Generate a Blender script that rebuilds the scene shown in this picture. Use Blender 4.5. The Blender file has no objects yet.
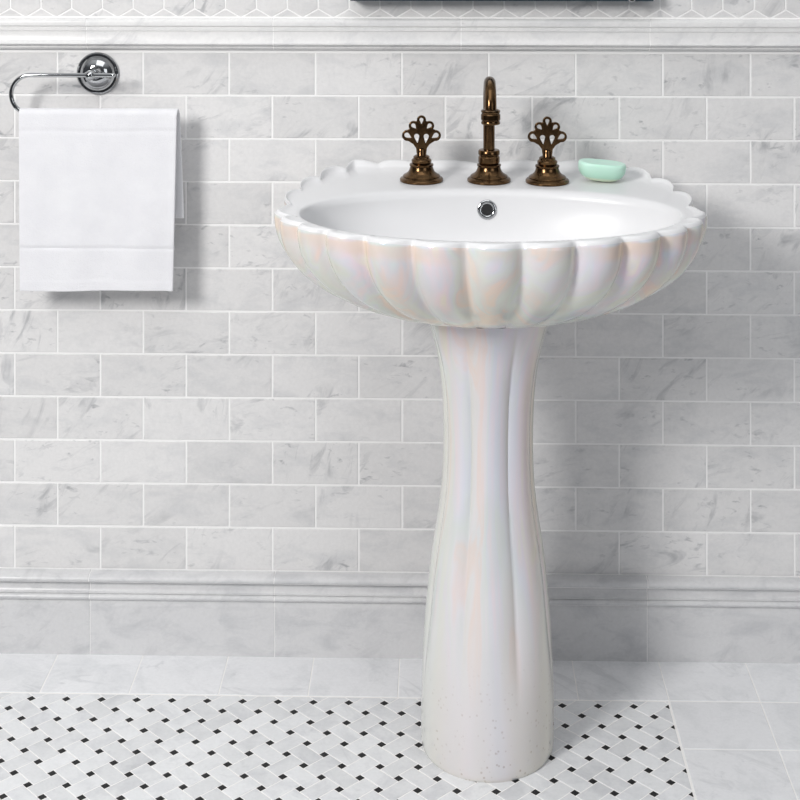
import bpy, math, random
from math import sin, cos, pi, sqrt, radians, atan2
from mathutils import Vector, Matrix

random.seed(11)
SC = bpy.context.scene
COL = SC.collection

# ------------------------------------------------------------------ helpers
def link(o, parent=None):
    COL.objects.link(o)
    if parent is not None:
        o.parent = parent
    return o

def tag(o, label=None, cat=None, group=None, kind=None):
    if label: o['label'] = label
    if cat: o['category'] = cat
    if group: o['group'] = group
    if kind: o['kind'] = kind
    return o

def empty(name, loc):
    o = bpy.data.objects.new(name, None)
    o.location = loc
    o.empty_display_size = 0.02
    return link(o)

class MB:
    """collects polygons, becomes one mesh object"""
    def __init__(self):
        self.v = []; self.f = []; self.mi = []; self.t = []
    def add(self, vs, fs, mi=0, tile=(0, 0, 0)):
        b = len(self.v)
        self.v += [tuple(p) for p in vs]
        for f in fs:
            self.f.append([b + i for i in f]); self.mi.append(mi); self.t.append(tile)
    def build(self, name, mats, parent=None, smooth=None, origin=(0, 0, 0)):
        me = bpy.data.meshes.new(name)
        ox, oy, oz = origin
        me.from_pydata([(x - ox, y - oy, z - oz) for x, y, z in self.v], [], self.f)
        if not isinstance(mats, (list, tuple)): mats = [mats]
        for m in mats: me.materials.append(m)
        me.polygons.foreach_set('material_index', self.mi)
        a = me.attributes.new('tile', 'FLOAT_VECTOR', 'FACE')
        flat = []
        for t in self.t: flat += list(t)
        a.data.foreach_set('vector', flat)
        me.update()
        if smooth is not None:
            me.polygons.foreach_set('use_smooth', [True] * len(me.polygons))
            if smooth < 170:
                me.set_sharp_from_angle(angle=radians(smooth))
        o = bpy.data.objects.new(name, me)
        o.location = origin
        if parent is not None:
            o.location = (origin[0] - parent.location[0], origin[1] - parent.location[1], origin[2] - parent.location[2])
        return link(o, parent)

def grid_faces(nu, nv, wrap_u=False):
    fs = []
    for j in range(nv - 1):
        for i in range(nu if wrap_u else nu - 1):
            i2 = (i + 1) % nu
            fs.append((j * nu + i, j * nu + i2, (j + 1) * nu + i2, (j + 1) * nu + i))
    return fs

def lathe(mb, prof, c, axis='Z', n=40, mi=0):
    """prof: list of (r, h) going bottom to top, closed at both ends"""
    vs = []
    for r, h in prof:
        for k in range(n):
            a = 2 * pi * k / n
            x, y = r * cos(a), r * sin(a)
            if axis == 'Z': p = (c[0] + x, c[1] + y, c[2] + h)
            elif axis == '-Y': p = (c[0] + x, c[1] - h, c[2] + y)
            elif axis == 'X': p = (c[0] + h, c[1] + x, c[2] + y)
            vs.append(p)
    fs = grid_faces(n, len(prof), True)
    fs.append(tuple(range(n))[::-1])
    b = (len(prof) - 1) * n
    fs.append(tuple(range(b, b + n)))
    if axis == 'X': pass
    mb.add(vs, fs, mi)

def tube(mb, path, r, n=16, mi=0):
    path = [Vector(p) for p in path]
    vs = []; up = None
    for i, p in enumerate(path):
        a = path[max(i - 1, 0)]; b = path[min(i + 1, len(path) - 1)]
        t = (b - a).normalized()
        if up is None:
            up = t.cross(Vector((0.3, 0.9, 0.2))).normalized()
        up = (up - t * up.dot(t)).normalized()
        w = t.cross(up)
        rr = r[i] if isinstance(r, (list, tuple)) else r
        for k in range(n):
            an = 2 * pi * k / n
            vs.append(p + up * (rr * cos(an)) + w * (rr * sin(an)))
    fs = grid_faces(n, len(path), True)
    fs.append(tuple(range(n))[::-1])
    b = (len(path) - 1) * n
    fs.append(tuple(range(b, b + n)))
    mb.add(vs, fs, mi)

def ball(mb, c, r, n=24, sz=1.0, mi=0):
    prof = [(max(r * sin(pi * j / 12), 1e-5), -r * sz * cos(pi * j / 12)) for j in range(13)]
    lathe(mb, prof, c, 'Z', n, mi)

def clip(poly, x0, x1, y0, y1):
    for ax, val, sgn in ((0, x0, 1), (0, x1, -1), (1, y0, 1), (1, y1, -1)):
        out = []
        for i in range(len(poly)):
            p, q = poly[i], poly[(i + 1) % len(poly)]
            dp = (p[ax] - val) * sgn; dq = (q[ax] - val) * sgn
            if dp >= 0: out.append(p)
            if (dp > 0 and dq < 0) or (dp < 0 and dq > 0):
                t = dp / (dp - dq)
                out.append((p[0] + (q[0] - p[0]) * t, p[1] + (q[1] - p[1]) * t))
        poly = out
        if len(poly) < 3: return []
    res = []
    for p in poly:
        if not res or math.dist(p, res[-1]) > 1e-5: res.append(p)
    if len(res) > 1 and math.dist(res[0], res[-1]) < 1e-5: res.pop()
    return res if len(res) >= 3 else []

def inset(poly, d):
    n = len(poly); out = []
    for i in range(n):
        a, b, c = Vector(poly[i - 1]), Vector(poly[i]), Vector(poly[(i + 1) % n])
        e1 = (b - a).normalized(); e2 = (c - b).normalized()
        n1 = Vector((-e1.y, e1.x)); n2 = Vector((-e2.y, e2.x))
        m = n1 + n2
        if m.length < 1e-6: m = n1
        m.normalize()
        k = d / max(m.dot(n1), 0.35)
        out.append((b.x + m.x * k, b.y + m.y * k))
    return out

def area(poly):
    return 0.5 * sum(poly[i][0] * poly[(i + 1) % len(poly)][1] - poly[(i + 1) % len(poly)][0] * poly[i][1] for i in range(len(poly)))

def tile(mb, poly, h, bev, to3, mi=0, shade=None):
    """bevelled prism on a convex ccw polygon; to3 maps (u, v, height)"""
    if len(poly) < 3: return
    A = area(poly)
    if A < 0: poly = poly[::-1]; A = -A
    if A < 6e-6: return
    if A < 1e-4: bev = min(bev, 0.0003)
    n = len(poly); ins = inset(poly, bev)
    vs = [to3(u, v, 0) for u, v in poly] + [to3(u, v, h - bev * .7) for u, v in poly] + [to3(u, v, h) for u, v in ins]
    fs = []
    for k in range(2):
        for i in range(n):
            j = (i + 1) % n
            fs.append((k * n + i, k * n + j, (k + 1) * n + j, (k + 1) * n + i))
    fs.append(tuple(range(2 * n, 3 * n)))
    t = (random.uniform(-40, 40), random.uniform(-40, 40), random.random() if shade is None else shade)
    mb.add(vs, fs, mi, t)

def rect(x0, x1, y0, y1): return [(x0, y0), (x1, y0), (x1, y1), (x0, y1)]

# ------------------------------------------------------------------ materials
def new_mat(name):
    m = bpy.data.materials.new(name); m.use_nodes = True
    nt = m.node_tree; nt.nodes.clear()
    out = nt.nodes.new('ShaderNodeOutputMaterial')
    b = nt.nodes.new('ShaderNodeBsdfPrincipled')
    nt.links.new(b.outputs[0], out.inputs[0])
    return m, nt, b

def ramp(nt, stops, src, interp='LINEAR'):
    r = nt.nodes.new('ShaderNodeValToRGB'); r.color_ramp.interpolation = interp
    el = r.color_ramp.elements
    while len(el) < len(stops): el.new(0.5)
    for e, (p, c) in zip(el, stops):
        e.position = p
        e.color = (c, c, c, 1) if isinstance(c, (int, float)) else (*c, 1)
    nt.links.new(src, r.inputs[0])
    return r

def math_node(nt, op, a, b=None, clampv=False):
    n = nt.nodes.new('ShaderNodeMath'); n.operation = op; n.use_clamp = clampv
    for i, x in enumerate((a, b)):
        if x is None: continue
        if isinstance(x, (int, float)): n.inputs[i].default_value = x
        else: nt.links.new(x, n.inputs[i])
    return n.outputs[0]

def noise(nt, vec, scale, detail=4, rough=.55, dist=0.0):
    n = nt.nodes.new('ShaderNodeTexNoise')
    n.inputs['Scale'].default_value = scale; n.inputs['Detail'].default_value = detail
    n.inputs['Roughness'].default_value = rough; n.inputs['Distortion'].default_value = dist
    if vec is not None: nt.links.new(vec, n.inputs['Vector'])
    return n

def mix(nt, fac, a, b, mode='MIX'):
    n = nt.nodes.new('ShaderNodeMix'); n.data_type = 'RGBA'; n.blend_type = mode
    for sock, x in ((n.inputs[0], fac), (n.inputs[6], a), (n.inputs[7], b)):
        if isinstance(x, (int, float)): sock.default_value = x if sock == n.inputs[0] else (x, x, x, 1)
        elif isinstance(x, tuple): sock.default_value = (*x, 1)
        else: nt.links.new(x, sock)
    return n.outputs[2]

def marble(name, light, dark, vein, rough=.3, var=.10, amount=1.0, flat=False):
    m, nt, b = new_mat(name)
    tc = nt.nodes.new('ShaderNodeTexCoord')
    at = nt.nodes.new('ShaderNodeAttribute'); at.attribute_name = 'tile'
    add = nt.nodes.new('ShaderNodeVectorMath'); add.operation = 'ADD'
    nt.links.new(tc.outputs['Object'], add.inputs[0]); nt.links.new(at.outputs['Vector'], add.inputs[1])
    # slanted veining: rotate and stretch
    mp = nt.nodes.new('ShaderNodeMapping')
    mp.inputs['Rotation'].default_value = (0.4, 0.7, 0.6); mp.inputs['Scale'].default_value = (1.0, 1.0, 2.2)
    nt.links.new(add.outputs[0], mp.inputs[0]); v = mp.outputs[0]
    cloud = noise(nt, v, 13, 5, .62, .5)
    c1 = ramp(nt, [(.30, dark), (.52, light), (1, light)], cloud.outputs[0])
    # diagonal wisps: strongly stretched noise, thresholded
    sp0 = nt.nodes.new('ShaderNodeSeparateXYZ'); nt.links.new(at.outputs['Vector'], sp0.inputs[0])
    vr = nt.nodes.new('ShaderNodeVectorRotate'); vr.rotation_type = 'AXIS_ANGLE'
    vr.inputs['Axis'].default_value = (0, 0, 1) if flat else (0, 1, 0)
    # every tile is cut at its own angle to the veins
    nt.links.new(math_node(nt, 'ADD', math_node(nt, 'MULTIPLY', sp0.outputs[0], .017), .75), vr.inputs['Angle'])
    nt.links.new(add.outputs[0], vr.inputs['Vector'])
    mp2 = nt.nodes.new('ShaderNodeMapping')
    mp2.inputs['Scale'].default_value = (9, 30, 9) if flat else (9, 9, 30)
    nt.links.new(vr.outputs[0], mp2.inputs[0])
    wn = noise(nt, mp2.outputs[0], 1.0, 5, .6, 1.2)
    wisp = ramp(nt, [(.54, 0), (.64, .5), (.76, 1)], wn.outputs[0])
    fl = noise(nt, v, 42, 3, .55, .4)
    fleck = ramp(nt, [(.60, 0), (.74, .9)], fl.outputs[0])
    mask = noise(nt, v, 6.0, 2, .5, .2)
    mk = ramp(nt, [(.44, .06), (.62, .85)], mask.outputs[0])
    both = math_node(nt, 'MAXIMUM', wisp.outputs[0], fleck.outputs[0])
    fac = math_node(nt, 'MULTIPLY', math_node(nt, 'MULTIPLY', both, mk.outputs[0]), amount)
    c2 = mix(nt, fac, c1.outputs[0], vein)
    # fine grain
    gr = noise(nt, add.outputs[0], 160, 3, .6)
    g = ramp(nt, [(.3, .96), (.7, 1.02)], gr.outputs[0])
    c3 = mix(nt, 1.0, c2, g.outputs[0], 'MULTIPLY')
    sep = nt.nodes.new('ShaderNodeSeparateXYZ'); nt.links.new(at.outputs['Vector'], sep.inputs[0])
    # third component of the attribute: brightness of that tile
    s = ramp(nt, [(0, 1 - var), (1, 1.0)], sep.outputs[2])
    c4 = mix(nt, 1.0, c3, s.outputs[0], 'MULTIPLY')
    nt.links.new(c4, b.inputs['Base Color'])
    b.inputs['Roughness'].default_value = rough
    b.inputs['Specular IOR Level'].default_value = .35
    return m

def plain(name, col, rough=.5, metal=0.0, bump=None, var=None):
    m, nt, b = new_mat(name)
    tc = nt.nodes.new('ShaderNodeTexCoord')
    b.inputs['Roughness'].default_value = rough; b.inputs['Metallic'].default_value = metal
    if var:
        n = noise(nt, tc.outputs['Object'], var[0], 4)
        lo = tuple(c * var[1] for c in col)
        r = ramp(nt, [(.35, lo), (.65, col)], n.outputs[0])
        nt.links.new(r.outputs[0], b.inputs['Base Color'])
    else:
        b.inputs['Base Color'].default_value = (*col, 1)
    if bump:
        n = noise(nt, tc.outputs['Object'], bump[0], 3, .6)
        bp = nt.nodes.new('ShaderNodeBump'); bp.inputs['Strength'].default_value = bump[1]
        bp.inputs['Distance'].default_value = bump[2]
        nt.links.new(n.outputs[0], bp.inputs['Height']); nt.links.new(bp.outputs[0], b.inputs['Normal'])
    return m

M_WALL = marble('wall_marble', (.775, .768, .765), (.68, .68, .685), (.30, .31, .33), .32, .09, .95)
M_TRIM = marble('trim_marble', (.80, .795, .79), (.71, .71, .715), (.42, .42, .44), .22, .04, .6)
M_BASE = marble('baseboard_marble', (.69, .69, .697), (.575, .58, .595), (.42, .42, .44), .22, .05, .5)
M_FLOOR = marble('floor_marble', (.83, .835, .85), (.73, .74, .755), (.50, .51, .53), .35, .05, .6, True)
M_MOSAIC = marble('mosaic_marble', (.80, .81, .82), (.66, .67, .69), (.55, .56, .58), .35, .12, .5, True)
M_DOT = plain('black_stone', (.006, .006, .007), .6, 0, var=(90, .6))
M_GROUT = plain('wall_grout', (.90, .895, .89), .8, 0, bump=(600, .2, .0004))
M_FGROUT = plain('floor_grout', (.90, .885, .87), .85, 0, bump=(600, .2, .0004))
M_CHROME = plain('chrome', (.50, .51, .52), .05, 1)
M_HOLE_SHADE = plain('hole_shade', (.006, .006, .007), .5)

def pearl(name, BASEC, tint=1.0, speck=False, stretch=(1, 1, 1), scale=8):
    m, nt, b = new_mat(name)
    tc = nt.nodes.new('ShaderNodeTexCoord')
    mp = nt.nodes.new('ShaderNodeMapping'); mp.inputs['Scale'].default_value = stretch
    nt.links.new(tc.outputs['Object'], mp.inputs[0])
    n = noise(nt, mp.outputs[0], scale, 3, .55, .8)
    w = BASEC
    r = ramp(nt, [(.25, w), (.37, (.79, .675, .61)), (.43, w), (.50, (.69, .745, .71)), (.56, (.69, .72, .765)), (.64, (.775, .695, .73)), (.70, (.78, .75, .66)), (.78, w)], n.outputs[0])  # iridescent sheen painted into the base colour as tinted patches
    tsock = tint
    if speck:                                   # the painted lustre tint fades out towards the foot of the column
        sf = nt.nodes.new('ShaderNodeSeparateXYZ'); nt.links.new(tc.outputs['Object'], sf.inputs[0])
        tsock = ramp(nt, [(.10, 0), (.26, tint), (1, tint)], sf.outputs[2]).outputs[0]
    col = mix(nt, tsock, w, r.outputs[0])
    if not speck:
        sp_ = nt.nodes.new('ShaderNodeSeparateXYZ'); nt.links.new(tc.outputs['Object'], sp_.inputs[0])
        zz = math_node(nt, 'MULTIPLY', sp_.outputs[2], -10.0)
        band = ramp(nt, [(.06, 0), (.10, .95), (.24, .8), (.34, 0)], zz)  # peach pearl reflection below the rim, painted into the colour
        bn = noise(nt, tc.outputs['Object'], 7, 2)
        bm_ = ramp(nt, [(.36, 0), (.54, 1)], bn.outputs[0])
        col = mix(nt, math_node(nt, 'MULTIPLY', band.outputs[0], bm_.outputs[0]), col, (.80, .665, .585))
    if speck:
        vo = nt.nodes.new('ShaderNodeTexVoronoi'); vo.inputs['Scale'].default_value = 105
        nt.links.new(tc.outputs['Object'], vo.inputs['Vector'])
        dots = ramp(nt, [(.12, 1), (.24, 0)], vo.outputs['Distance'])
        sep = nt.nodes.new('ShaderNodeSeparateXYZ'); nt.links.new(tc.outputs['Object'], sep.inputs[0])
        low = ramp(nt, [(.02, 1), (.10, .6), (.19, 0)], sep.outputs[2])
        rn = noise(nt, tc.outputs['Object'], 30, 2)
        pick = ramp(nt, [(.38, 0), (.55, 1)], rn.outputs[0])
        f = math_node(nt, 'MULTIPLY', math_node(nt, 'MULTIPLY', dots.outputs[0], low.outputs[0]), pick.outputs[0])
        f = math_node(nt, 'MULTIPLY', f, .6)
        col = mix(nt, f, col, (.42, .37, .34))
    nt.links.new(col, b.inputs['Base Color'])
    b.inputs['Roughness'].default_value = .12
    b.inputs['IOR'].default_value = 1.62
    b.inputs['Coat Weight'].default_value = .5
    b.inputs['Coat Roughness'].default_value = .06
    tn = noise(nt, mp.outputs[0], scale * .7, 2, .5, .5)
    th = math_node(nt, 'ADD', math_node(nt, 'MULTIPLY', tn.outputs[0], 160), 230)
    if 'Thin Film Thickness' in b.inputs:
        nt.links.new(th, b.inputs['Thin Film Thickness'])
        b.inputs['Thin Film IOR'].default_value = 1.36
    return m

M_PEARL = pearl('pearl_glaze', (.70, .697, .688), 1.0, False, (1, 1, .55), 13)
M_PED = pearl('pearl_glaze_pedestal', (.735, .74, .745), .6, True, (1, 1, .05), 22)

def white_glaze(name):
    m, nt, b = new_mat(name)
    tc = nt.nodes.new('ShaderNodeTexCoord')
    n = noise(nt, tc.outputs['Object'], 4, 2)
    r = ramp(nt, [(.3, (.735, .735, .745)), (.7, (.76, .76, .768))], n.outputs[0])
    nt.links.new(r.outputs[0], b.inputs['Base Color'])
    b.inputs['Roughness'].default_value = .32
    b.inputs['Coat Weight'].default_value = .12
    b.inputs['Coat Roughness'].default_value = .2
    return m
M_WHITE = white_glaze('white_glaze')

def bronze_mat():
    m, nt, b = new_mat('antique_bronze')
    tc = nt.nodes.new('ShaderNodeTexCoord')
    n = noise(nt, tc.outputs['Object'], 60, 4)
    r = ramp(nt, [(.3, (.070, .040, .019)), (.7, (.17, .098, .046))], n.outputs[0])
    nt.links.new(r.outputs[0], b.inputs['Base Color'])
    b.inputs['Metallic'].default_value = 1
    b.inputs['Roughness'].default_value = .20
    return m
M_BRONZE = bronze_mat()

def towel_mat():
    m, nt, b = new_mat('white_terry')
    tc = nt.nodes.new('ShaderNodeTexCoord')
    n = noise(nt, tc.outputs['Object'], 420, 3, .7)
    n2 = noise(nt, tc.outputs['Object'], 25, 3)
    r = ramp(nt, [(.3, (.79, .79, .82)), (.7, (.83, .83, .855))], n2.outputs[0])
    nt.links.new(r.outputs[0], b.inputs['Base Color'])
    b.inputs['Roughness'].default_value = .95
    b.inputs['Sheen Weight'].default_value = .3
    bp = nt.nodes.new('ShaderNodeBump'); bp.inputs['Strength'].default_value = .5; bp.inputs['Distance'].default_value = .002
    nt.links.new(n.outputs[0], bp.inputs['Height']); nt.links.new(bp.outputs[0], b.inputs['Normal'])
    return m
M_TOWEL = towel_mat()

def soap_mat():
    m, nt, b = new_mat('mint_soap')
    tc = nt.nodes.new('ShaderNodeTexCoord')
    sep = nt.nodes.new('ShaderNodeSeparateXYZ'); nt.links.new(tc.outputs['Object'], sep.inputs[0])
    z = math_node(nt, 'MULTIPLY', sep.outputs[2], 30.0)
    r = ramp(nt, [(.20, (.68, .78, .60)), (.30, (.46, .72, .58)), (.62, (.51, .77, .64)), (.9, (.58, .84, .72))], z)
    nt.links.new(r.outputs[0], b.inputs['Base Color'])
    b.inputs['Roughness'].default_value = .35
    b.inputs['Subsurface Weight'].default_value = .25
    b.inputs['Subsurface Radius'].default_value = (.006, .010, .008)
    b.inputs['Subsurface Scale'].default_value = .5
    return m
M_SOAP = soap_mat()

# ------------------------------------------------------------------ wall
X0, X1 = -1.3, 2.9
MOD_W, MOD_H, Z0 = .155, .0775, 1.0766
WT = .006                                  # the tile faces stand at y = 0
to_wall = lambda u, v, h: (u, WT - h, v)
mb = MB()
mb.add([(X0, WT - .0052, 0), (X1, WT - .0052, 0), (X1, WT - .0052, 2.3), (X0, WT - .0052, 2.3)], [(0, 1, 2, 3)], 1)
mb.add([(X0, .1, 0), (X1, .1, 0), (X1, .1, 2.3), (X0, .1, 2.3)], [(3, 2, 1, 0)], 1)
G = .0014
for j in range(0, 13):
    zt, zb = Z0 - j * MOD_H, Z0 - (j + 1) * MOD_H
    zb = max(zb, .10)
    off = 0 if j % 2 == 0 else .5
    for i in range(-10, 20):
        x = (i + off) * MOD_W
        p = clip(rect(x + G, x + MOD_W - G, zb + G, zt - G), X0, X1, 0, 3)
        tile(mb, p, WT, .0012, to_wall)
# hexagons above the chair rail
HW = .0555; HS = HW / sqrt(3)
row = 0
zc = 1.1384 + HS - 1.5 * HS
while zc < 2.3:
    off = .5254 + (HW / 2 if row % 2 == 1 else 0)
    for i in range(-34, 44):
        cx = off + i * HW
        R = HS - .0013
        p = [(cx + R * cos(radians(30 + 60 * k)), zc + R * sin(radians(30 + 60 * k))) for k in range(6)]
        p = clip(p, X0, X1, 1.1405, 2.295)
        tile(mb, p, WT, .0010, to_wall, 0, None)
    zc += 1.5 * HS; row += 1
wall = mb.build('wall_back', [M_WALL, M_GROUT]); tag(wall, kind='structure')

# ------------------------------------------------------------------ chair rail and baseboard
def molding(name, prof, joints, mat, endz):
    """prof: (out, z) from top to bottom; pieces between the joints"""
    mb = MB()
    g = .0008
    for a, b in zip(joints[:-1], joints[1:]):
        vs = []
        pr = [(-.004, prof[0][1])] + prof + [(-.004, prof[-1][1])]
        for x in (a + g, b - g):
            for o, z in pr: vs.append((x, -o, z))
        n = len(pr)
        fs = [(i, i + 1, n + i + 1, n + i) for i in range(n - 1)]
        fs += [tuple(range(n))[::-1], tuple(range(n, 2 * n))]
        mb.add(vs, fs, 0, (random.uniform(-9, 9), random.uniform(-9, 9), random.random()))
    # grout seen in the joints
    zmid = (prof[0][1] + prof[-1][1]) / 2
    pr = [(o - .0007, z - .0008 if z > zmid else z) for o, z in prof]
    pr = [(-.003, pr[0][1])] + pr + [(-.003, pr[-1][1])]
    vs = [(x, -o, z) for x in (joints[0], joints[-1]) for o, z in pr]
    n = len(pr)
    mb.add(vs, [(i, i + 1, n + i + 1, n + i) for i in range(n - 1)], 1)
    o = mb.build(name, [mat, M_GROUT], smooth=32)
    return tag(o, kind='structure')

def arc(cx, cz, r, a0, a1, n=8, sx=1.0):
    return [(cx + sx * r * cos(radians(a0 + (a1 - a0) * k / n)), cz + r * sin(radians(a0 + (a1 - a0) * k / n))) for k in range(n + 1)]

rail = [(.010, 1.1376)] + arc(.012, 1.1306, .007, 90, 0, 6) + [(.019, 1.1262), (.0145, 1.1235), (.0145, 1.1220)] \
     + [(.0155, 1.1215), (.0155, 1.1170), (.0125, 1.1155)] + [(.0125 + .0075 * (1 - cos(radians(k * 9))), 1.1155 - .0215 * sin(radians(k * 9))) for k in range(1, 11)] \
     + [(.020, 1.0925), (.0135, 1.0905), (.0130, 1.0890)] + arc(.0085, 1.0868, .0024, 70, -40, 5) + [(.0070, 1.0838), (.0030, 1.0812)]
jr = [X0] + [.0561 + .3348 * k for k in range(-4, 9) if X0 < .0561 + .3348 * k < X1] + [X1]
molding('trim_1', rail, jr, M_TRIM, 0)

bb = [(.012, .1458)] + arc(.0125, .1385, .0072, 90, -60, 10, 1.8) + [(.0130, .1300), (.0115, .1285)] \
   + [(.0115 + .0065 * (1 - cos(radians(k * 9))), .1285 - .0150 * sin(radians(k * 9))) for k in range(1, 11)] \
   + [(.0180, .1120), (.0140, .1102)] + arc(.0135, .1050, .0052, 80, -80, 8, 1.5) + [(.0130, .0985), (.0130, .0965)] \
   + [(.0145, .0925), (.0150, .086), (.0140, .078), (.0140, .0)]
jb = [X0] + [.0619 + .3310 * k for k in range(-4, 9) if X0 < .0619 + .3310 * k < X1] + [X1]
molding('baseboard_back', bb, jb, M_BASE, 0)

# ------------------------------------------------------------------ floor
YF = -2.1
XE = 1.0740                                # right edge of the mosaic
YB = -.1400                                # front of the border row
to_floor = lambda u, v, h: (u, v, h - .008)
mb = MB()
mb.add([(X0, YF, -.0006), (X1, YF, -.0006), (X1, .1, -.0006), (X0, .1, -.0006)], [(0, 1, 2, 3)], 2)
mb.add([(X0, YF, -.06), (X1, YF, -.06), (X1, .1, -.06), (X0, .1, -.06)], [(3, 2, 1, 0)], 2)
GF = .0009; MF = .15293; XO = .00446
for k in range(-9, 20):
    x = XO + k * MF
    tile(mb, clip(rect(x + GF, x + MF - GF, YB + .0015, 0.0), X0, X1, -9, 9), .008, .0008, to_floor)
    if x > XE - .02:
        y = YB
        step = .1385
        while y > YF:
            tile(mb, clip(rect(x + GF, x + MF - GF, y - step + GF, y - GF), XE + .002, X1, YF, 9), .008, .0008, to_floor)
            y -= step
# basketweave mosaic laid on the diagonal
Q = .02994; FX, FY = .89327, -.15761
P = Q * sqrt(2)
S = .0117; GM = .0009
L, W_ = P + S - 2 * GM, P - S - 2 * GM
mx0, mx1, my0, my1 = X0, XE - .0022, -1.55, YB - .0022
u = Vector((1, 1)) / sqrt(2); w = Vector((1, -1)) / sqrt(2)
for a in range(-76, 10):
    for b in range(-2, 48):
        c = Vector((FX + Q * a, FY - Q * b))
        if (a + b) % 2 == 0:
            d = (S - GM * 1.2) / 2
            p = [tuple(c + u * (sx * d) + w * (sy * d)) for sx, sy in ((-1, 1), (1, 1), (1, -1), (-1, -1))]
            tile(mb, clip(p, mx0, mx1, my0, my1), .008, .0005, to_floor, 3, 1.0)
        else:
            l, ww = (L / 2, W_ / 2) if a % 2 else (W_ / 2, L / 2)
            p = [tuple(c + u * (sx * l) + w * (sy * ww)) for sx, sy in ((-1, 1), (1, 1), (1, -1), (-1, -1))]
            tile(mb, clip(p, mx0, mx1, my0, my1), .008, .0007, to_floor, 1, None)
# plain tiles further out than the mosaic
y = my1 - (my1 - my0) - .002
while y > YF:
    for k in range(-9, 8):
        x = XO + k * MF
        tile(mb, clip(rect(x + GF, x + MF - GF, y - .15 + GF, y - GF), X0, XE, YF, 9), .008, .0008, to_floor)
    y -= .15
floor = mb.build('floor', [M_FLOOR, M_MOSAIC, M_FGROUT, M_DOT]); tag(floor, kind='structure')

# ------------------------------------------------------------------ pedestal sink
CX = .7660
sink = empty('pedestal_sink', (CX, -.265, 0))
tag(sink, 'white pearl-glazed pedestal sink with a scalloped shell basin, standing on the mosaic floor', 'sink')

ZR = .872
OA, OBF, OBB, OYC, ON = .331, .222, .385, -.332, 2.7
NL = 25
def outline(t, lobes=1.0):
    s, c = sin(t), cos(t)
    if c >= 0:
        x, y = OA * s, OYC - OBF * c
    else:
        x = OA * math.copysign(abs(s) ** (2 / ON), s); y = OYC + OBB * abs(c) ** (2 / ON)
    u = (NL * t / (2 * pi)) % 1.0
    lobe = abs(cos(pi * u)) ** .62                      # 1 on the crest, 0 in the groove
    amp = .0215 * lobes
    # outward direction
    nx, ny = x / OA ** 2, (y - OYC) / (.25 ** 2)
    l = math.hypot(nx, ny) or 1
    x += nx / l * amp * (lobe - .7); y += ny / l * amp * (lobe - .7)
    lim = -.0045                                        # flat against the wall
    if y > lim: y = lim
    return x, y, lobe
def bowl(t):
    s, c = sin(t), cos(t)
    return (.296 * s, -.343 - (.181 if c > 0 else .160) * c)
NT = NL * 16
FOOT = (0, -.268)
rings = []          # each: list of NT points ; material
mats = []
def back_weight(t):
    # 1 along the wall, 0 on the front
    c = -cos(t)
    return min(max((c - .30) / .5, 0), 1)
NE = 22
for j in range(NE, -1, -1):
    ph = radians(88.5 * j / NE)
    kk = cos(ph); dr = sin(ph)
    fade = .45 + .55 * min(1, (1 - dr) * 4 + .1)
    ring = []
    for i in range(NT):
        t = 2 * pi * (i + .5) / NT
        x, y, lb = outline(t, fade)
        bw = back_weight(t)
        fx, fy = FOOT
        z = ZR - .010 - (.176) * dr
        ring.append((fx + (x - fx) * kk, fy + (y - fy) * kk, z))
    rings.append(ring); mats.append(0)
def rim_ring(ins, dz, back_dz, k_bowl=0.0, lobes=1.0):
    ring = []
    for i in range(NT):
        t = 2 * pi * (i + .5) / NT
        x, y, lb = outline(t, lobes)
        bx_, by_ = bowl(t)
        d = math.hypot(bx_ - x, by_ - y)
        f = min(ins / d + k_bowl * (1 - ins / d), 1.0) if d > 0 else 1
        bw = back_weight(t)
        lift = back_dz * bw * (.65 + .35 * lb)
        side = .005 * (1 - lb) * lobes * max(0, 1 - ins / .02)
        ring.append((x + (bx_ - x) * f, y + (by_ - y) * f, ZR + dz + lift - side))
    rings.append(ring)
rim = [(.0008, -.004, .010), (.0035, .0000, .0135), (.0070, .0015, .0140), (.0105, .0008, .0120), (.0140, -.0010, .0075), (.0180, -.0022, .003)]
for ins, dz, bdz in rim:
    rim_ring(ins, dz, bdz); mats.append(1 if dz > -.003 and ins > .002 else 0)
for k, lo in ((.25, .7), (.55, .35), (.85, .1)):
    rim_ring(.018, -.0025, 0, k, lo); mats.append(1)
NB = 20
for j in range(0, NB + 1):
    ph = radians(89 * j / NB)
    ring = []
    for i in range(NT):
        t = 2 * pi * (i + .5) / NT
        x, y = bowl(t)
        kx = cos(ph) ** .75
        cx_, cy_ = 0, -.345
        # rounded entry, then the hollow
        z = ZR - .004 - .140 * (sin(ph) ** 1.0)
        ring.append((cx_ + (x - cx_) * kx, cy_ + (y - cy_) * kx, z))
    rings.append(ring); mats.append(1)
mb = MB()
allv = [(CX + x, y, z) for r in rings for x, y, z in r]
fs = grid_faces(NT, len(rings), True)
fs.append(tuple(range(NT))[::-1]); bidx = (len(rings) - 1) * NT
fs.append(tuple(range(bidx, bidx + NT)))
mb.add(allv, fs)
nq = NT * (len(rings) - 1)
for q in range(nq):
    mb.mi[q] = mats[q // NT + 1]
mb.mi[-1] = 1; mb.mi[-2] = 0
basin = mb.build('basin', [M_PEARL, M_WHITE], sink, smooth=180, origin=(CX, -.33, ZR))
tag(basin, 'scalloped basin with pearly fluted outside and plain white bowl')

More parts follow.
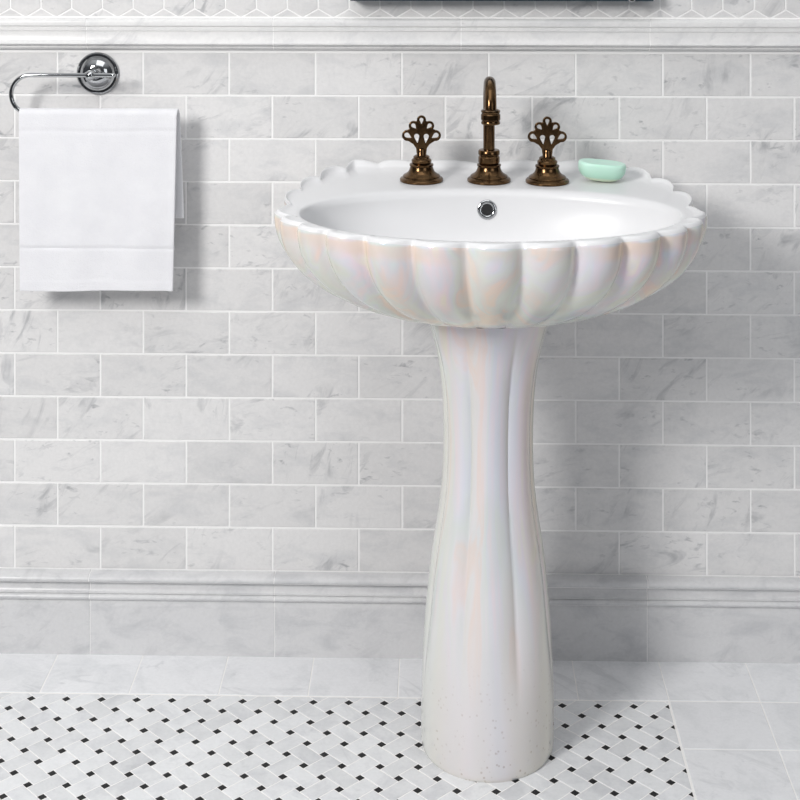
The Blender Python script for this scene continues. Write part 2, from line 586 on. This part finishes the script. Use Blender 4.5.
# overflow: chrome ring and black disc painted as the hole's shade, on the back wall of the bowl
def bowl_back_at(z):
    s = min(max((ZR - .004 - z) / .140, 0), 1)
    kx = cos(math.asin(s)) ** .75
    return -.345 + (.345 - .343 + .160) * kx
zo = .8385
yo = bowl_back_at(zo)
slope = atan2(bowl_back_at(zo + .008) - bowl_back_at(zo - .008), .016)     # lean of the wall
def add_overflow():
    mb = MB(); n = 36; m = 12; vs = []
    for k in range(n):
        a = 2 * pi * k / n
        for q in range(m):
            b = 2 * pi * q / m
            r = .0128 + .0036 * cos(b)
            vs.append((r * cos(a), -.0022 * sin(b) - .0012, r * sin(a)))
    fs = []
    for k in range(n):
        for q in range(m):
            fs.append((k * m + q, ((k + 1) % n) * m + q, ((k + 1) % n) * m + (q + 1) % m, k * m + (q + 1) % m))
    mb.add(vs, fs)
    o = mb.build('overflow_ring', M_CHROME, None, smooth=180)
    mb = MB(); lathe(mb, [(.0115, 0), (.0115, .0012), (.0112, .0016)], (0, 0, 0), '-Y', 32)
    h = mb.build('overflow_shade_disc', M_HOLE_SHADE, None)
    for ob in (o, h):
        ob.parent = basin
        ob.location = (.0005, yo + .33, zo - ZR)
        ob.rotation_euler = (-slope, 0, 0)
    tag(o, 'chrome overflow ring'); tag(h, 'black disc painted as the shade inside the overflow')
add_overflow()

# pedestal column
ped = [(0.0, .1035), (.003, .1050), (.010, .1058), (.065, .1058), (.1457, .1035), (.1941, .1006), (.2426, .0966), (.291, .0915), (.3233, .0869), (.3556, .0817),
       (.3879, .0768), (.4202, .0735), (.4525, .0718), (.5009, .0712), (.5492, .0729), (.5815, .0756), (.6137, .0801), (.6379, .0856), (.6685, .0935), (.688, .099), (.700, .102)]
def interp(tab, z):
    for (a, va), (b, vb) in zip(tab[:-1], tab[1:]):
        if z <= b: 
            t = (z - a) / (b - a); return va + (vb - va) * t
    return tab[-1][1]
def smooth_ped(z):
    return sum(interp(ped, min(max(z + d, 0 if z > .02 else z), .70)) for d in (-.012, -.006, 0, .006, .012)) / 5 if z > .02 else interp(ped, z)
NP = 168; vs = []
zs = [0, .0015, .004, .009, .016] + [.025 + (.695 - .025) * k / 70 for k in range(71)]
for z in zs:
    r0 = smooth_ped(z)
    fade = min(max((z - .07) / .16, 0), 1); fade = fade * fade * (3 - 2 * fade)
    top = min(max((.70 - z) / .12, 0), 1)
    for k in range(NP):
        a = 2 * pi * k / NP                                  # 0 = towards the viewer
        uu = (7 * a / (2 * pi)) % 1.0
        lobe = abs(cos(pi * uu)) ** .75
        r = r0 + .0075 * fade * (.45 + .55 * top) * (lobe - .85)
        x, y = r * sin(a), -r * cos(a) * (1 + .07 * max(0, 1 - z / .45) if cos(a) > 0 else 1.0)
        vs.append((CX - .002 + .004 * z + x * 1.01, -.265 + y, z))
mb = MB()
fs = [f for f in grid_faces(NP, len(zs), True)]
fs.append(tuple(range(NP))[::-1]); b = (len(zs) - 1) * NP; fs.append(tuple(range(b, b + NP)))
mb.add(vs, fs)
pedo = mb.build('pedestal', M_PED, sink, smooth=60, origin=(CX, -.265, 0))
tag(pedo, 'flared fluted pedestal column with pearly sheen and tiny specks near its foot')

# ------------------------------------------------------------------ bronze taps
ZD = ZR - .0028
def bell(mb, x, y, z, extra):
    prof = [(.0355, 0), (.0372, .0012), (.0374, .0042), (.0358, .0062), (.0328, .0072), (.0318, .0082), (.0322, .0096), (.0308, .0112),
            (.0258, .0138), (.0222, .0175), (.0203, .0220), (.0194, .0258), (.0206, .0270), (.0206, .0295), (.0186, .0305)] + extra
    lathe(mb, prof, (x, y, z), 'Z', 48)
def make_handle(x, y, z):
    root = empty('tap_handle', (x, y, z))
    mb = MB()
    bell(mb, x, y, z, [(.0160, .0315), (.0172, .0335), (.0172, .0365), (.0155, .0385), (.0140, .0395), (.0140, .0425), (.0120, .0440), (.0100, .0448)])
    mb.build('base', M_BRONZE, root, smooth=38, origin=(x, y, z))
    mb = MB(); lathe(mb, [(.0094, .0400), (.0094, .0440), (.0084, .0455), (.0082, .0530), (.0070, .0560)], (x, y, z), 'Z', 28)
    mb.build('stem', M_BRONZE, root, smooth=38, origin=(x, y, z))
    # lattice fan: one filled 2D outline with six teardrop openings, thickened
    cu = bpy.data.curves.new('fan_outline', 'CURVE'); cu.dimensions = '2D'; cu.fill_mode = 'BOTH'
    cu.extrude = .0018; cu.bevel_depth = .0014; cu.offset = -.0008; cu.bevel_resolution = 3
    k = .001
    circ = [((0, 65.0), 7.4), ((-13.6, 55.0), 7.9), ((13.6, 55.0), 7.9), ((-24.2, 38.4), 8.8), ((24.2, 38.4), 8.8)]
    core = [(-7.8, 8), (7.8, 8), (8.8, 17), (14, 24), (25, 31), (25, 46.5), (16, 52), (10.5, 62), (3, 64), (-3, 64), (-10.5, 62), (-16, 52), (-25, 46.5), (-25, 31), (-14, 24), (-8.8, 17)]
    def inside(px, pz):
        for (cx, cz), r in circ:
            if (px - cx) ** 2 + (pz - cz) ** 2 < r * r: return True
        c = False; n = len(core)
        for i in range(n):
            x1, y1 = core[i]; x2, y2 = core[i - 1]
            if (y1 > pz) != (y2 > pz) and px < (x2 - x1) * (pz - y1) / (y2 - y1) + x1: c = not c
        return c
    out = []
    o0 = (0, 36)
    for i in range(220):
        a = 2 * pi * i / 220
        rr = 46.0
        while rr > 0 and not inside(o0[0] + rr * cos(a), o0[1] + rr * sin(a)): rr -= .25
        out.append((o0[0] + rr * cos(a), o0[1] + rr * sin(a)))
    def spline(pts):
        sp = cu.splines.new('POLY'); sp.points.add(len(pts) - 1); sp.use_cyclic_u = True
        for q, (px, pz) in zip(sp.points, pts): q.co = (px * k * FSX, pz * k * FSZ, 0, 1)
    FSX, FSZ = 1.0, 1.0
    spline(out)
    def drop(cx, cz, r, ang, ln):
        """teardrop: round end at centre, point towards ang"""
        pts = []
        for i in range(28):
            a = 2 * pi * i / 28
            e = max(cos(a), 0) ** 2.2
            lx = r * cos(a) + e * ln; ly = r * sin(a) * (1 - .55 * e)
            pts.append((cx + lx * cos(ang) - ly * sin(ang), cz + lx * sin(ang) + ly * cos(ang)))
        spline(pts)
    drop(0, 65.6, 3.9, -pi / 2, 4.6)
    drop(-14.0, 55.6, 4.2, radians(-48), 3.6); drop(14.0, 55.6, 4.2, radians(-132), 3.6)
    drop(-25.0, 39.0, 4.9, radians(-32), 4.6); drop(25.0, 39.0, 4.9, radians(-148), 4.6)
    drop(-8.2, 37.0, 4.9, radians(-84), 8.0); drop(8.2, 37.0, 4.9, radians(-96), 8.0)
    tmp = bpy.data.objects.new('fan_curve', cu); COL.objects.link(tmp)
    dg = bpy.context.evaluated_depsgraph_get(); dg.update()
    me = bpy.data.meshes.new_from_object(tmp.evaluated_get(dg))
    bpy.data.objects.remove(tmp)
    me.name = 'lattice_fan'; me.materials.clear(); me.materials.append(M_BRONZE)
    me.polygons.foreach_set('use_smooth', [True] * len(me.polygons)); me.set_sharp_from_angle(angle=radians(40))
    o = bpy.data.objects.new('lattice_fan', me); link(o, root)
    o.rotation_euler = (pi / 2, 0, 0); o.location = (0, 0, .0400)
    return root
h1 = make_handle(.6564, -.107, ZD)
tag(h1, 'bronze tap handle with pierced fan top, left of the spout', 'tap handle', 'bronze fan tap handles')
h2 = h1.copy(); COL.objects.link(h2); h2.location = (.8715, -.114, ZD)
for ch in list(h1.children):
    c = ch.copy(); COL.objects.link(c); c.parent = h2
h2['label'] = 'bronze tap handle with pierced fan top, between the spout and the green soap'

def make_spout(x, y, z):
    root = empty('faucet_spout', (x, y, z))
    mb = MB()
    bell(mb, x, y, z, [(.0165, .0315), (.0185, .0335), (.0185, .0420), (.0172, .0435), (.0172, .0455), (.0185, .0470), (.0185, .0525), (.0170, .0545), (.0110, .0555)])
    mb.build('base', M_BRONZE, root, smooth=38, origin=(x, y, z))
    R = .043; rt = .0099; ztop = .1858 - rt - R
    path = [(x, y, z + .045 + (ztop - .045) * k / 6) for k in range(7)]
    path += [(x, y - R + R * cos(pi * k / 24), z + ztop + R * sin(pi * k / 24)) for k in range(1, 25)]
    path += [(x, y - 2 * R, z + ztop - .004)]
    mb = MB(); tube(mb, path, rt, 24)
    mb.build('gooseneck', M_BRONZE, root, smooth=50, origin=(x, y, z))
    mb = MB()
    zc = z + ztop + .004
    lathe(mb, [(.0125, -.0245), (.0155, -.0235), (.0160, -.0215), (.0150, -.0195), (.0150, -.0175), (.0162, -.0160), (.0162, -.0080), (.0150, -.0065), (.0150, -.0050), (.0160, -.0035), (.0158, -.0010), (.0130, .0005), (.0105, .0010)],
          (x, y - 2 * R, zc), 'Z', 32)
    mb.build('outlet_collar', M_BRONZE, root, smooth=38, origin=(x, y, z))
    return root
sp = make_spout(.7722, -.107, ZD)
tag(sp, 'antique bronze gooseneck spout between the two fan-topped tap handles', 'faucet')

# ------------------------------------------------------------------ soap
SX, SY = .9640, -.103
mb = MB(); n = 64; vs = []
prof = [(.26, 0), (.46, .0010), (.63, .0032), (.77, .0066), (.88, .0108), (.955, .0158), (.992, .0210), (1.0, .0260), (.995, .0300), (.975, .0322), (.92, .0335), (.80, .0336), (.60, .0325), (.35, .0316), (.05, .0313)]
for r, z in prof:
    for k in range(n):
        a = 2 * pi * k / n
        ca, sa = cos(a), sin(a)
        x = math.copysign(abs(ca) ** .70, ca) * .0410 * r; y = math.copysign(abs(sa) ** .80, sa) * .0270 * r
        vs.append((SX + x, SY + y, z * .96 + ZD + .0012))
fs = grid_faces(n, len(prof), True); fs.append(tuple(range(n))[::-1]); b = (len(prof) - 1) * n; fs.append(tuple(range(b, b + n)))
mb.add(vs, fs)
soap = mb.build('soap_bar', M_SOAP, None, smooth=180, origin=(SX, SY, ZD))
soap.rotation_euler = (0, radians(4.5), radians(-3))
tag(soap, 'mint green soap bar with a paler underside on the back right of the sink', 'soap')

# ------------------------------------------------------------------ towel ring
PX, PZ = .0736, 1.0384
ring = empty('towel_ring', (PX, 0, PZ))
tag(ring, 'chrome towel ring on a round wall plate, holding the white towel', 'towel ring')
mb = MB()
lathe(mb, [(.0375, 0), (.0380, .002), (.0375, .0050), (.0355, .0068), (.0335, .0070), (.0325, .0060), (.0318, .0066), (.0300, .0098), (.0265, .0140), (.0220, .0178), (.0165, .0208), (.0110, .0222), (.003, .0226)], (PX, 0, PZ), '-Y', 64)
mb.build('wall_plate', M_CHROME, ring, smooth=30, origin=(PX, 0, PZ))
mb = MB()
YA = -.060
lathe(mb, [(.0125, .018), (.0110, .024), (.0078, .030), (.0070, .046), (.0085, .050)], (PX, 0, PZ + .003), '-Y', 32)
mb.build('post', M_CHROME, ring, smooth=40, origin=(PX, 0, PZ))
mb = MB(); ball(mb, (PX, YA, PZ + .0042), .0092, 28)
mb.build('finial', M_CHROME, ring, smooth=180, origin=(PX, 0, PZ))
RZ = PZ + .0042; AR = .0340; cxr = -.0325
path = [(.1140, YA, RZ)] + [(.1140 + (cxr - .1140) * k / 10, YA, RZ) for k in range(1, 11)]
path += [(cxr - AR * sin(pi * k / 24), YA, RZ - AR + AR * cos(pi * k / 24)) for k in range(1, 25)]
path += [(cxr + (.222 - cxr) * k / 12, YA, RZ - 2 * AR) for k in range(1, 13)]
mb = MB(); tube(mb, path, .0040, 16)
ball(mb, path[0], .0046, 16); ball(mb, path[-1], .0046, 16)
mb.build('ring_bar', M_CHROME, ring, smooth=60, origin=(PX, 0, PZ))
ZA = RZ - 2 * AR

# ------------------------------------------------------------------ towel
def towel():
    mb = MB(); NU = 56; rows = []
    rr = .0070
    zf, zb = .667, .790                                     # front hem and back hem
    for k in range(131): rows.append(('f', zf + (ZA - zf) * k / 130))
    for k in range(1, 16): rows.append(('o', pi * k / 16))
    for k in range(61): rows.append(('b', ZA + (zb - ZA) * k / 60))
    vs = []
    for kind, q in rows:
        for i in range(NU):
            uu = i / (NU - 1)
            if kind == 'f':
                t = (ZA - q) / (ZA - zf)
                xl = -.0505 + .0030 * t; xr = .2280 - .0065 * t
                y = YA - rr - .004 * t - .0018 * sin(uu * 7 + 1.2 * t) * t - .0012 * sin(uu * 15 + 3 * t) * t ** .5
                z = q - (.0012 * sin(uu * 5 + .5)) * t
                d = abs(z - .742)
                if d < .005: y += .0016 * (1 - d / .005)            # groove of the woven band
                d = abs(z - .946 - .001 * sin(uu * 9))
                if d < .006: y += .0009 * (1 - d / .006)
                if z < .742 and z > .684: y += .0006
                if uu > .975: y -= .0012
            elif kind == 'o':
                xl, xr = -.0505, .2280 + .002 * (q / pi); y = YA - rr * cos(q); z = ZA + rr * sin(q)
            else:
                t = (ZA - q) / (ZA - zb)
                xl = -.046 + .002 * t; xr = .2305 + .0065 * t
                y = YA + rr + .004 * t + .0010 * sin(uu * 9) * t
                z = q
            vs.append((xl + (xr - xl) * uu, y, z))
    mb.add(vs, grid_faces(NU, len(rows)))
    o = mb.build('towel', M_TOWEL, None, smooth=180, origin=(.0885, YA, ZA))
    s = o.modifiers.new('thickness', 'SOLIDIFY'); s.thickness = .0058; s.offset = 0
    b = o.modifiers.new('soft_edge', 'BEVEL'); b.width = .0018; b.segments = 2; b.limit_method = 'ANGLE'; b.angle_limit = radians(50)
    return o
tw = towel()
tag(tw, 'white terry hand towel folded over the chrome towel ring', 'towel')

# ------------------------------------------------------------------ mirror above the sink (only its lower edge shows)
MX0, MX1, MZ0, MZ1 = .530, 1.063, 1.1725, 1.88
mir = empty('wall_mirror', ((MX0 + MX1) / 2, -.012, MZ0))
tag(mir, 'wall mirror above the sink, only its dark lower edge in view', 'mirror')
mb = MB()
tile(mb, rect(MX0 + .004, MX1 - .004, MZ0 + .004, MZ1 - .004), .006, .0025, lambda u_, v_, h: (u_, -.039 - h, v_), 0, 0)
M_GLASS = plain('mirror_silver', (.80, .84, .86), .03, 1)
M_EDGE = plain('mirror_edge', (.05, .09, .11), .3, .3)
mb.build('mirror_glass', M_GLASS, mir, origin=tuple(mir.location))
mb = MB()
tile(mb, rect(MX0, MX1, MZ0, MZ1), .040, .001, lambda u_, v_, h: (u_, .001 - h, v_), 0, 0)
mb.build('backing', M_EDGE, mir, origin=tuple(mir.location))
mb = MB()
lathe(mb, [(.006, -.001), (.007, .001), (.007, .012), (.005, .0145), (.001, .015)], (1.024, -.038, MZ0 + .0062), '-Y', 20)
mb.build('clip', M_CHROME, mir, smooth=40, origin=tuple(mir.location))

# ------------------------------------------------------------------ lights
def area(name, loc, target, size, power, col=(1, 1, 1), sy=None):
    l = bpy.data.lights.new(name, 'AREA'); l.energy = power; l.color = col
    l.size = size
    if sy: l.shape = 'RECTANGLE'; l.size_y = sy
    o = bpy.data.objects.new(name, l); COL.objects.link(o)
    o.location = loc
    o.rotation_euler = (Vector(target) - Vector(loc)).to_track_quat('-Z', 'Y').to_euler()
    return o
area('key_softbox', (-1.30, -2.85, 2.40), (.70, -.15, .65), .80, 92, (1, .985, .97), .95)
area('fill_softbox', (2.6, -2.9, 1.7), (.7, 0, .6), 1.4, 10, (.95, .975, 1))
area('top_softbox', (.5, -1.3, 2.75), (.6, -.35, 0), 1.5, 11, (.98, .99, 1))
w = bpy.data.worlds.new('world'); SC.world = w; w.use_nodes = True
nt = w.node_tree; bg = nt.nodes['Background']
tc = nt.nodes.new('ShaderNodeTexCoord'); sx = nt.nodes.new('ShaderNodeSeparateXYZ'); nt.links.new(tc.outputs['Generated'], sx.inputs[0])
mr = math_node(nt, 'MULTIPLY', math_node(nt, 'ADD', sx.outputs[2], 1.0), .5)
rp = ramp(nt, [(0, (.08, .08, .085)), (.50, (.06, .062, .068)), (.70, (.09, .093, .10)), (.84, (.40, .41, .425)), (1, (.75, .765, .78))], mr)
nt.links.new(rp.outputs[0], bg.inputs[0]); bg.inputs[1].default_value = 1.0

# ------------------------------------------------------------------ camera (level view camera, lens shifted down)
cam = bpy.data.cameras.new('camera'); co = bpy.data.objects.new('camera', cam); COL.objects.link(co)
F, PCX, PCY = 1515.72, 402.536, -134.943
yaw, pitch, roll = -.025043, 0.0, -.000475
f = Vector((sin(yaw) * cos(pitch), cos(yaw) * cos(pitch), sin(pitch))); r = Vector((cos(yaw), -sin(yaw), 0)); u = r.cross(f)
r2 = cos(roll) * r + sin(roll) * u; u2 = -sin(roll) * r + cos(roll) * u
m = Matrix.Identity(4)
for k in range(3):
    m[k][0] = r2[k]; m[k][1] = u2[k]; m[k][2] = -f[k]
m[0][3], m[1][3], m[2][3] = .68928, -2.71017, 1.41191
co.matrix_world = m
cam.sensor_width = 36; cam.sensor_fit = 'HORIZONTAL'
cam.lens = F * 36 / 800
cam.shift_x = (400 - PCX) / 800; cam.shift_y = (PCY - 400) / 800
cam.clip_start = .05
SC.camera = co
SC.view_settings.view_transform = 'Standard'
SC.view_settings.look = 'None'
SC.view_settings.exposure = 0.0
